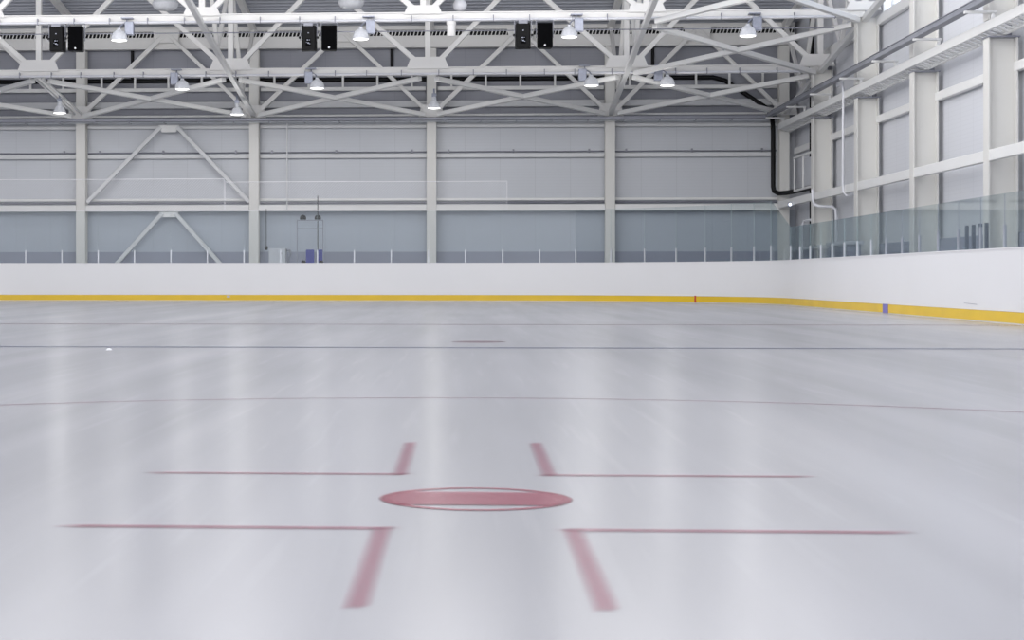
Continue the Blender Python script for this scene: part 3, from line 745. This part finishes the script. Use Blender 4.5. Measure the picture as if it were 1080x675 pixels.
# ------------------------------------------------------------------ loudspeakers
SPK = ((-11.07, -10.54, 7.20), (-4.20, -3.64, 7.17), (1.56, 2.14, 7.19))
sl = ['facing away, its pale connector panel showing', 'facing the camera with a small pale badge']
sg = ['by the outer column', 'over the blue chairs', 'past the middle column']
for gi, (xa, xb, z) in enumerate(SPK):
    for k, x in enumerate((xa, xb)):
        y = 48.25
        r = thing('loudspeaker', 'black hanging loudspeaker %s, %s' % (sg[gi], sl[k]), 'loudspeaker', (x, y, z-.33), 'loudspeakers under the front truss')
        w, d_, h = .212, .17, .335
        b = MB(); b.plate([(x-w, y-d_, z-h), (x+w, y-d_, z-h), (x+w*.8, y+d_, z-h), (x-w*.8, y+d_, z-h)], (0,0,.001))
        b = MB(); n_ = [(x-w, y-d_), (x+w, y-d_), (x+w*.8, y+d_), (x-w*.8, y+d_)]
        if k == 0: n_ = [(x-w*.85, y-d_), (x+w*.85, y-d_), (x+w, y+d_), (x-w, y+d_)]
        b.add([(px, py, z-h) for px, py in n_]+[(px, py, z+h) for px, py in n_], [(0,1,2,3),(4,7,6,5),(0,4,5,1),(1,5,6,2),(2,6,7,3),(3,7,4,0)])
        obj('cabinet', b, M['blackm'], r, bevel=.02)
        if k:
            b = MB(); b.box(x-w+.02, x+w-.02, y-d_-.014, y-d_, z-h+.02, z+h-.02); obj('grille', b, M['grille'], r)
            b = MB(); b.lathe((x, y-d_-.022, z-h+.07), [(.0,0),(.026,0),(.026,.008)], 14, axis='y'); obj('badge', b, M['badge'], r)
        else:
            b = MB(); b.box(x-.07, x+.07, y-d_-.01, y-d_, z-.22, z-.02); obj('connector_panel', b, M['grille'], r)
            b = MB()
            for (dx, dz, s_) in ((.0,.13,.016), (-.02,-.06,.018), (.03,-.06,.012), (0,-.14,.02), (-.05,-.12,.01), (.04,-.16,.012)):
                b.box(x+dx-s_, x+dx+s_, y-d_-.018, y-d_-.01, z+dz-s_*.7, z+dz+s_*.7)
            obj('socket', b, M['galv'], r)
            b = MB(); b.box(x-.12, x+.12, y-d_-.03, y-d_, z+h-.02, z+h+.05); obj('top_bar', b, M['tray'], r)
            for sx in (-1, 1):
                b = MB(); b.lathe((x+sx*.24, y-.05, z+.02), [(.0,-.02),(.035,-.02),(.035,.02),(.0,.02)], 12, axis='y'); obj('side_knob', b, M['dark'], r)
        b = MB()
        for sx in (-1, 1): b.box(x+sx*(w+.012)-.008, x+sx*(w+.012)+.008, y-.03, y+.03, z-.05, z+h+.09)
        b.box(x-w-.02, x+w+.02, y-.03, y+.03, z+h+.075, z+h+.095); obj('yoke', b, M['tray'], r)

# dome and cylinder devices above the middle column
r = thing('dome_lamp', 'white dome fitting hanging above the front truss, over the middle column', 'lamp', (-.13, 49.2, 8.1))
b = MB(); b.lathe((-.13, 49.2, 8.10), [(.0,-.10),(.08,-.09),(.15,-.05),(.19,.02),(.20,.10),(.17,.16),(.10,.30),(.06,.34),(.06,.8)], 24); obj('dome', b, M['opal'], r, smooth=True)
r = thing('wall_canister', 'short white canister under the front truss by the middle column', 'fitting', (-.36, 48.4, 7.3))
b = MB(); b.lathe((-.36, 48.4, 7.22), [(.0,0),(.10,.0),(.115,.02),(.115,.30),(.13,.31),(.13,.40),(.0,.41)], 20); obj('canister', b, M['white'], r, smooth=True)
# clear bag-like reflector fittings at the top edge
for x, lab in ((-8.5, 'ribbed lamp housing at the top of the picture over the inverted V braces'), (-3.2, 'ribbed lamp housing at the top of the picture over the blue chairs')):
    b = MB(); b.lathe((x, 50.6, 8.35), [(.0,-.04),(.25,-.02),(.34,.05),(.38,.16),(.30,.30),(.34,.36),(.26,.50),(.30,.56),(.20,.75),(.08,.85),(.05,1.6)], 24)
    g = obj('high_bay_lamp', b, M['refl'], smooth=True); tag(g, lab, 'lamp', 'upper lamp housings')

# ------------------------------------------------------------------ things behind the end glass
r = thing('signal_frame', 'slim grey frame carrying two dark goal lamps behind the end glass', 'lamp frame', (-5.0, 57.9, 0))
b = MB()
for x in (-5.42, -4.58): b.box(x-.015, x+.015, 57.88, 57.92, 0, 2.58)
b.box(-5.42, -4.58, 57.88, 57.92, 2.56, 2.59); b.box(-5.42, -4.58, 57.88, 57.92, 2.30, 2.32)
obj('frame', b, M['tray'], r)
for x in (-5.23, -4.75):
    b = MB(); b.lathe((x, 57.9, 2.60), [(.105,0),(.105,.06),(.09,.11),(.05,.145),(.0,.155)], 18); o = obj('signal_lamp', b, M['dark'], r, smooth=True)
b = MB(); b.tube([(-4.97, YB-.01, 3.50), (-4.97, YB-.01, 1.2)], .016, 6); g = obj('hanging_cable', b, M['dark']); tag(g, 'black cable hanging behind the blue chairs', 'cable')
for x, w, lab in ((-5.03, .27, 'blue chair back behind the end glass, on the cabinet side'), (-4.71, .20, 'narrower blue chair back behind the end glass, away from the cabinet')):
    r = thing('spectator_chair', lab, 'chair', (x, 58, 0), 'blue chairs')
    b = MB(); b.box(x-w/2, x+w/2, 58.22, 58.26, 1.02, 1.63); obj('backrest', b, M['bluechair'], r, bevel=.012)
    b = MB(); b.box(x-w/2, x+w/2, 57.82, 58.24, .98, 1.02); obj('seat', b, M['bluechair'], r, bevel=.01)
    for dx in (-1, 1):
        for yy in (57.86, 58.22):
            b = MB(); b.tube([(x+dx*(w/2-.02), yy, -.02), (x+dx*(w/2-.02), yy, .98)], .012, 8); obj('leg', b, M['metal'], r)
for x in (-5.2, -4.63):
    b = MB(); b.lathe((x, 57.7, 1.22), [(.0,-.06),(.06,-.05),(.075,0),(.06,.05),(.0,.06)], 14); b.tube([(x,57.7,-.02),(x,57.7,1.17)], .015, 6)
    g = obj('buzzer', b, M['dark'], smooth=True); tag(g, 'small black round device at the foot of the blue chair, ' + ('cabinet side' if x < -5 else 'far side'), 'device')
r = thing('electric_cabinet', 'pale grey cabinet behind the end glass beside the blue chairs', 'cabinet', (-6.05, 58.2, 0))
b = MB(); b.box(-6.36, -5.80, 58.0, 58.4, -.02, 1.67); obj('body', b, M['cab'], r, bevel=.01)
b = MB(); b.box(-6.34, -6.10, 57.985, 58.0, .1, 1.64); obj('door', b, M['cab'], r)
b = MB(); b.box(-6.08, -5.82, 57.985, 58.0, .1, 1.64); obj('door', b, M['cab'], r)
b = MB(); b.box(-5.97, -5.93, 57.965, 57.985, 1.48, 1.54); obj('handle', b, M['dark'], r)
b = MB(); b.tube([(-5.79, 58.1, 1.62), (-5.68, 58.1, 1.60), (-5.66, 58.1, 1.48), (-5.72, 58.1, 1.38), (-5.74, 58.1, -.02)], .035, 8); g = obj('cable_hose', b, M['tray'], smooth=True); tag(g, 'looped grey hose at the side of the pale cabinet', 'hose')
b = MB(); b.tube([(-6.72, YB-.05, 3.05), (-6.72, YB-.05, 1.80)], .014, 6); b.lathe((-6.72, YB-.05, 1.72), [(.0,-.07),(.05,-.05),(.06,0),(.05,.06),(.0,.08)], 14)
g = obj('hanging_plug', b, M['dark'], smooth=True); tag(g, 'black plug hanging on a thin cable beside the pale cabinet', 'plug')
b = MB(); b.tube([(-6.02, YB+.05, 5.95), (-6.02, YB+.0, 3.02)], .024, 10); g = obj('white_pipe', b, M['white3'], smooth=True); tag(g, 'thin white upright pipe between the trays in the bay of the blue chairs', 'pipe')

# pipes on the side wall
b = MB(); b.tube([(XR-.10, 50.4, 6.02), (XR-.14, 50.3, 6.14), (XR-.10, 50.2, 6.18), (XR-.04, 50.1, 6.10), (XR-.02, 50.05, 5.90), (XR-.03, 50.05, 3.30), (XR-.02, 50.05, 3.08), (XR+.05, 50.0, 2.98), (XR+.45, 49.9, 2.98)], .036, 12)
g = obj('white_pipe', b, M['opal'], smooth=True); tag(g, 'thin white upright pipe with hooked top in front of the side wall', 'pipe')
b = MB(); b.tube([(XR-.06, 54.2, 3.35), (XR-.06, 54.2, 3.05), (XR-.03, 54.1, 2.90), (XR+.08, 54.0, 2.84), (XR+.42, 53.8, 2.82), (XR+.52, 53.75, 2.74), (XR+.54, 53.75, 2.55), (XR+.54, 53.75, .3)], .045, 12)
g = obj('white_pipe', b, M['opal'], smooth=True); tag(g, 'white bent pipe stepping sideways at the side column nearest the corner', 'pipe')
b = MB(); b.box(10.30, 10.42, 57.9, 58.0, 2.98, 3.12); g = obj('floodlight', b, M['galv'], bevel=.01); tag(g, 'small shining floodlight at the end of the lower side rail in the corner', 'floodlight')
b = MB(); b.lathe((10.36, 57.885, 3.05), [(.0,0),(.05,0),(.05,.012)], 16, axis='y'); obj('lit_face', b, M['flood'], g)
# wall frame by the corner
r = thing('service_ladder_frame', 'pale square frame on the side wall beside the corner column', 'frame', (10.9, 56.6, 3.9))
b = MB()
for z in (3.55, 4.62): b.beam((10.75, 59.4, z), (10.75, 55.0, z), .05, .07)
for y in (59.3, 57.8, 56.3, 55.1): b.beam((10.75, y, 3.55), (10.75, y, 4.62), .05, .05)
obj('frame_bars', b, M['white2'], r)
b = MB(); b.box(10.80, 10.86, 56.4, 57.8, 3.62, 4.50); obj('panel', b, M['cab'], r)
r = thing('pipe_hoop', 'thin pale pipe frame low in the corner behind the glass', 'frame', (10.7, 56.5, 0))
b = MB(); b.tube([(10.62, 57.2, -.02), (10.62, 57.2, 2.40), (10.66, 57.1, 2.52), (10.74, 56.5, 2.52), (10.78, 56.3, 2.40), (10.78, 56.3, -.02)], .035, 10); obj('frame_tube', b, M['opal'], r, smooth=True)
# benches / crates behind the side glass
for i, (y0, y1, z1, lab) in enumerate([(50.3, 52.6, 1.62, 'pale low bench behind the side glass near the rounded corner'), (46.6, 49.2, 1.66, 'pale low bench behind the side glass, next from the corner')]):
    r = thing('bench', lab, 'bench', (10.0, (y0+y1)/2, 0), 'benches behind the side glass')
    b = MB(); b.box(9.75, 10.2, y0, y1, z1-.1, z1); obj('seat', b, M['cab'], r, bevel=.01)
    for y in (y0+.15, y1-.15): b = MB(); b.box(9.8, 10.15, y-.04, y+.04, -.02, z1-.1); obj('leg', b, M['plinth'], r)

b = MB(); b.lathe((-3.45, 17.25, .0), [(.0,.0),(.03,.002),(.024,.012),(.012,.018),(.0,.02)], 9)
g = obj('ice_chip', b, M['rope']); tag(g, 'tiny white ice chip lying on the ice by the dark line', 'ice chip')
